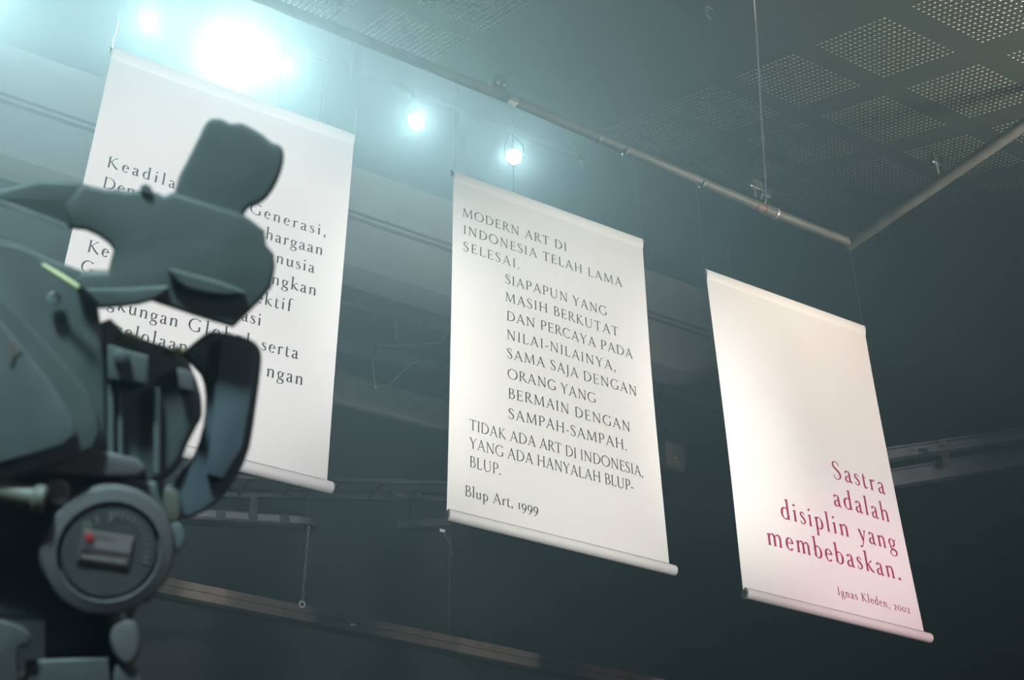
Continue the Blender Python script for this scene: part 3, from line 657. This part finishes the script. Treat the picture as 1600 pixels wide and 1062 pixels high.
r_ = hung('rigging_bar', 'faint thin bar just right of the right banner top', 'bar', (1340, 533), (1447, 566), 9.5, .02, .02, M['greybeam'])
r_ = hung('rigging_bar', 'faint bar seen through the gap between middle and right banners', 'bar', (1020, 615), (1180, 665), 9.6, .07, .05, M['greybeam'])
r_ = hung('rigging_bar', 'faint lower bar crossing under the flood light', 'bar', (1040, 775), (1200, 800), 10.0, .16, .05, M['greybeam'])

# ------------------------------------------------------------------ video camera and tripod close to the viewer
CR = ray(200, 600).normalized(); RIGHT = (R-CR*R.dot(CR)).normalized(); UPV = RIGHT.cross(CR)
D0 = .80
def onp(px, py, D): v = ray(px, py); return CAM+v*(D/v.dot(CR))
def smooth_poly(pts, n=4):
    out = []; m = len(pts)
    for i in range(m):
        a, b_, c, d = pts[i-1], pts[i], pts[(i+1) % m], pts[(i+2) % m]
        for k in range(n):
            t = k/n
            out.append(tuple(.5*((2*b_[q])+(-a[q]+c[q])*t+(2*a[q]-5*b_[q]+4*c[q]-d[q])*t*t+(-a[q]+3*b_[q]-3*c[q]+d[q])*t**3) for q in(0, 1)))
    return out
def inset(pts, w_):
    ar = sum(pts[i-1][0]*pts[i][1]-pts[i][0]*pts[i-1][1] for i in range(len(pts))); s = 1 if ar > 0 else -1; out = []
    for i, p in enumerate(pts):
        a, c = pts[i-1], pts[(i+1) % len(pts)]; dx, dy = c[0]-a[0], c[1]-a[1]; l = math.hypot(dx, dy) or 1
        out.append((p[0]-dy/l*w_*s, p[1]+dx/l*w_*s))
    return out
def slab(pts, d0, th, m, name, parent, bev=6, sm=True, rnd=3):
    """solid of real depth: outline at distance D0+d0, thickness th (m) away from the viewer, rounded front rim"""
    if sm: pts = smooth_poly(pts, rnd)
    cx = sum(p[0] for p in pts)/len(pts); cy = sum(p[1] for p in pts)/len(pts); n = ray(cx, cy).normalized()
    px2m = D0/FL
    rings = []
    for k in range(5):
        t = k/4*PI/2; w_ = bev*(1-math.sin(t)); dd = bev*px2m*(1-math.cos(t))
        rings.append([onp(x, y, D0+d0)+n*dd for x, y in inset(pts, w_)])
    rings.append([p+n*(th*.92) for p in rings[-1]])
    ib = inset(pts, bev*.8); rings.append([onp(x, y, D0+d0)+n*th for x, y in ib])
    return MB().rings(rings).build(name, m, parent)
vc = empty('video_camera', onp(90, 700, D0+.06), 'large black video camera with hood and viewfinder, silhouetted in front of the left banner', 'camera')
slab([(279, 276), (290, 255), (312, 211), (322, 191), (333, 185), (346, 186), (361, 193), (377, 192), (399, 203), (414, 213), (425, 222), (439, 228), (444, 241), (442, 260), (433, 286), (418, 309), (403, 320), (388, 326), (380, 340), (372, 362), (340, 385), (290, 380), (262, 350), (264, 312), (271, 303)], .012, .06, M['rubber'], 'eyecup', vc, 9, rnd=2)
slab([(128, 286), (142, 290), (165, 295), (183, 295), (199, 298), (214, 297), (237, 298), (246, 301), (257, 306), (270, 300), (300, 310), (383, 336), (403, 351), (414, 361), (417, 383), (428, 396), (431, 416), (425, 449), (404, 474), (365, 512), (330, 502), (287, 488), (237, 471), (214, 477), (155, 483), (116, 440), (130, 424), (169, 425), (172, 408), (177, 391), (169, 380), (152, 368), (132, 359), (111, 357), (100, 320)], .0, .07, M['plast'], 'viewfinder_block', vc, 8, rnd=1)
slab([(222, 300), (219, 292), (226, 287), (232, 289), (238, 296), (238, 306)], -.002, .02, M['plast2'], 'adjust_knob', vc, 3)
slab([(136, 451), (200, 450), (262, 446), (254, 460), (236, 470), (214, 475), (156, 480)], -.008, .02, M['plast2'], 'grip_pad', vc, 4, rnd=1)
slab([(262, 420), (300, 428), (345, 440), (384, 457), (350, 462), (290, 450)], -.006, .02, M['plast2'], 'lower_cover', vc, 5)
slab([(-40, 304), (0, 297), (60, 282), (130, 286), (140, 320), (112, 358), (60, 339), (0, 317), (-40, 312)], .02, .025, M['plast'], 'handle_arm', vc, 6, rnd=1)
MB().tube([onp(-10, 312, D0+.018), onp(50, 334, D0+.018), onp(105, 355, D0+.018)], .0014, 8).build('handle_edge', M['steel'], vc)
slab([(-60, 360), (0, 374), (40, 384), (68, 399), (98, 411), (130, 423), (148, 450), (154, 482), (158, 508), (164, 560), (168, 640), (168, 720), (150, 765), (100, 780), (-60, 790)], .01, .12, M['plast'], 'camera_body', vc, 10, rnd=1)
slab([(-60, 440), (0, 462), (60, 520), (118, 585), (152, 640), (150, 700), (60, 735), (-60, 740)], -.012, .04, M['plast'], 'side_cover', vc, 9, rnd=2)
slab([(-60, 470), (0, 500), (50, 560), (95, 620), (120, 680), (60, 712), (-60, 712)], -.022, .03, M['rubber'], 'shoulder_pad', vc, 9, rnd=2)
MB().tube([onp(66, 413, D0-.002), onp(95, 431, D0-.004), onp(123, 449, D0-.006)], [.0010, .0016, .0013], 8).build('trim_edge', M['brass'], vc)
MB().lathe(onp(86, 466, D0+.006), -CR, [(0, .0042), (.003, .004), (.004, .0028)], 16).build('screw', M['steel'], vc)
# lens
slab([(150, 505), (198, 521), (231, 531), (283, 549), (300, 575), (314, 615), (316, 648), (309, 664), (292, 697), (283, 722), (262, 746), (220, 764), (150, 762)], .015, .09, M['plast'], 'lens_barrel', vc, 14, rnd=2)
slab([(168, 538), (232, 556), (232, 600), (205, 598), (168, 592)], -.001, .02, M['plast2'], 'focus_motor', vc, 5, rnd=1)
MB().lathe(onp(190, 558, D0-.001), -CR, [(0, .004), (.002, .0045), (.005, .004), (.0055, .003)], 18).build('motor_screw', M['plast'], vc)
slab([(276, 574), (302, 580), (306, 612), (280, 606)], .006, .02, M['knob'], 'zoom_marker', vc, 3, rnd=1)
for x0_, x1_, y0_, y1_ in((168, 178, 604, 752), (184, 192, 606, 754), (240, 250, 604, 740)):
    slab([(x0_, y0_), (x1_, y0_+3), (x1_, y1_), (x0_, y1_)], .008, .02, M['rubber'], 'barrel_rib', vc, 2, rnd=1)
MB().tube([onp(196, 519, D0+.011), onp(222, 530, D0+.011)], .0012, 8).build('trim_edge', M['brass'], vc)
MB().tube([onp(272, 543, D0+.011), onp(289, 548, D0+.011)], .0014, 8).build('trim_edge', M['brass'], vc)
slab([(282, 549), (293, 543), (316, 524), (330, 517), (350, 519), (379, 525), (398, 534), (408, 549), (408, 574), (401, 630), (390, 700), (372, 742), (352, 772), (318, 800), (288, 812), (272, 800), (268, 765), (284, 735), (297, 722), (307, 700), (317, 666), (321, 620), (312, 580)], .022, .085, M['hood'], 'lens_hood', vc, 7, rnd=2)
slab([(345, 530), (396, 540), (400, 560), (394, 620), (380, 700), (350, 750), (322, 740), (330, 690), (336, 600)], .016, .02, M['hood'], 'hood_side_flap', vc, 5, rnd=1)
# faint red mark at the body's left edge
gy_ = glyphs(16, 10)['Y'][1]; b = MB()
for poly in gy_:
    b.add([onp(2+gx*.36+gy*.08, 560-gy*.30+gx*.10, D0-.0235) for gx, gy in poly], [tuple(range(len(poly)))])
b.build('body_mark', M['rust'], vc, smooth=False)

# tripod with fluid head
tp_ = empty('tripod', (onp(160, 1000, D0+.05).x, onp(160, 1000, D0+.05).y, 0), 'brown-grey fluid tripod head with big round drag knob, under the video camera', 'tripod')
slab([(48, 706), (120, 700), (215, 716), (222, 742), (180, 745), (100, 742), (50, 735)], -.004, .08, M['knob'], 'camera_plate', tp_, 6, rnd=2)
slab([(-60, 742), (60, 738), (150, 744), (262, 752), (284, 785), (282, 812), (262, 832), (262, 880), (240, 925), (200, 950), (-60, 960)], .014, .09, M['plast'], 'head_body', tp_, 10, rnd=2)
MB().lathe(onp(165, 850, D0+.016), -(CR-RIGHT*.10+UPV*.06), [(0, .0355), (.006, .0372), (.018, .0372), (.023, .035), (.0245, .0285), (.021, .0275), (.021, .002)], 56).build('drag_knob', M['knob'], tp_)
kn = -(CR-RIGHT*.10+UPV*.06).normalized(); kc = onp(165, 850, D0+.016)+kn*.0212
MB().lathe(kc, kn, [(0, .0262), (.0022, .0255), (.0022, .002)], 48).build('dial_face', M['knob2'], tp_)
kx = (RIGHT-kn*RIGHT.dot(kn)).normalized(); ky = kn.cross(kx)
if ky.dot(UPV) < 0: ky = -ky
ca, sa_ = math.cos(math.radians(-11)), math.sin(math.radians(-11))
lx, ly = kx*ca+ky*sa_, ky*ca-kx*sa_
def kp(x, y, z=.0026): return kc+lx*x+ly*y+kn*z
kc2 = kc+(-lx*.0022)+ly*.001
lp = MB().box(kc2+kn*.0028, (lx, ly, kn), (.0285, .0185, .0012), .0006).build('label_plate', M['lab'], tp_)
kk = .0036
b = MB()
for q in range(8): pass
b.lathe(kc2+lx*-.0102+ly*.0056+kn*kk, kn, [(0, .0024), (.0003, .0022)], 12); b.build('label_dot', M['red'], lp)
MB().box(kc2+lx*.0035+ly*.0018+kn*kk, (lx, ly, kn), (.0195, .0046, .0004)).build('label_print', M['pale'], lp, smooth=False)
MB().box(kc2+lx*.0-ly*.0056+kn*kk, (lx, ly, kn), (.0245, .0022, .0004)).build('label_print', M['pale'], lp, smooth=False)
MB().box(kc2-lx*.0108-ly*.0008+kn*kk, (lx, ly, kn), (.0034, .0040, .0004)).build('label_print', M['knob2'], lp, smooth=False)
b = MB()
for t, gch in((128, '0'), (108, '1'), (88, '2')):
    a_ = math.radians(t); c = kc+kx*.0195*math.cos(a_)+ky*.0195*math.sin(a_)+kn*.0026; tx = kx*math.sin(a_)-ky*math.cos(a_); rx_ = kx*math.cos(a_)+ky*math.sin(a_)
    for poly in glyphs(14, 8)[gch][1]: b.add([c+tx*(gx-25)*.00007+rx_*(gy-30)*.00007 for gx, gy in poly], [tuple(range(len(poly)))])
for t in range(-20, 80, 9):
    a_ = math.radians(t); c = kc+kx*.021*math.cos(a_)+ky*.021*math.sin(a_)+kn*.0026; tx = kx*math.sin(a_)-ky*math.cos(a_); rx_ = kx*math.cos(a_)+ky*math.sin(a_)
    b.box(c, (tx, rx_, kn), (.0008, .0036, .0003))
b.build('dial_scale', M['scale'], tp_, smooth=False)
MB().ball(onp(180, 779, D0-.006), .0022, 8).build('index_dot', M['pale'], tp_)
# handle rod at the left edge
MB().tube([onp(-60, 752, D0-.01), onp(0, 768, D0-.01), onp(52, 777, D0-.012)], .0062, 16).build('pan_handle', M['tan'], tp_)
MB().lathe(onp(50, 777, D0-.012), (onp(70, 780, D0-.012)-onp(50, 777, D0-.012)), [(0, .007), (.002, .0085), (.006, .0085), (.0075, .007)], 20).build('handle_collar', M['tan'], tp_)
slab([(74, 752), (104, 752), (110, 775), (100, 790), (78, 786)], -.010, .03, M['knob'], 'handle_socket', tp_, 5)
slab([(256, 764), (272, 768), (282, 790), (280, 812), (270, 818), (258, 800)], .004, .02, M['tan'], 'lock_lever', tp_, 5)
slab([(262, 824), (280, 816), (290, 836), (284, 856), (268, 864), (258, 850)], .002, .03, M['rubber'], 'lever_knob', tp_, 4)
# neck and lower clamps
slab([(70, 930), (190, 930), (186, 1010), (190, 1080), (192, 1180), (60, 1180), (70, 1080)], .03, .07, M['rubber'], 'head_neck', tp_, 8, rnd=1)
slab([(196, 945), (226, 915), (234, 922), (214, 950), (205, 975)], .0, .02, M['tan'], 'bowl_lever', tp_, 3)
slab([(176, 975), (196, 965), (212, 972), (219, 1000), (216, 1025), (200, 1040), (182, 1028), (172, 1000)], -.002, .03, M['knob'], 'bowl_knob', tp_, 8)
slab([(180, 1040), (206, 1036), (220, 1052), (224, 1100), (180, 1100)], .002, .03, M['knob2'], 'bowl_clamp', tp_, 6)
slab([(-40, 975), (20, 972), (48, 990), (44, 1010), (28, 1018), (26, 1100), (-40, 1100)], -.004, .05, M['knob2'], 'side_clamp', tp_, 6)
slab([(40, 1030), (170, 1026), (176, 1110), (36, 1110)], .004, .06, M['knob2'], 'bowl_body', tp_, 7, rnd=1)
bc = onp(110, 1120, D0+.05)
MB().lathe(bc, (0, 0, -1), [(-.02, .035), (0, .05), (.05, .055), (.09, .03), (.30, .022), (.32, .001)], 24).build('centre_column', M['dsteel'], tp_)
for t in(200, 80, 320):
    a_ = math.radians(t); dv = Vector((math.cos(a_), math.sin(a_), 0)); fo = Vector((bc.x, bc.y, 0))+dv*.52
    lg = MB().tube([bc-Z*.03+dv*.04, fo.lerp(bc, .45)-Z*.0, fo+Z*.03], [.022, .018, .013], 12).build('leg', M['dsteel'], tp_)
    MB().lathe(fo, Z, [(0, .02), (.01, .024), (.04, .018)], 14).build('rubber_foot', M['rubber'], lg)

# ------------------------------------------------------------------ stage haze filling the hall
hz_ = MB().box(((XL+XR)/2, (YF+YB)/2, H/2), (X, Y, Z), (XR-XL-.1, YB-YF-.1, H-.1))
vm = bpy.data.materials.new('stage_haze'); vm.use_nodes = True; nt = vm.node_tree; nt.nodes.clear()
out = nt.nodes.new('ShaderNodeOutputMaterial'); vs_ = nt.nodes.new('ShaderNodeVolumeScatter')
vs_.inputs['Color'].default_value = (*HAZE['color'], 1); vs_.inputs['Density'].default_value = HAZE['density']; vs_.inputs['Anisotropy'].default_value = HAZE['g']
nt.links.new(vs_.outputs[0], out.inputs['Volume'])
hzo = hz_.build('haze', vm, smooth=False)
tag(hzo, 'thin bluish stage haze filling the dark hall around the lamps', 'haze', kind='stuff')
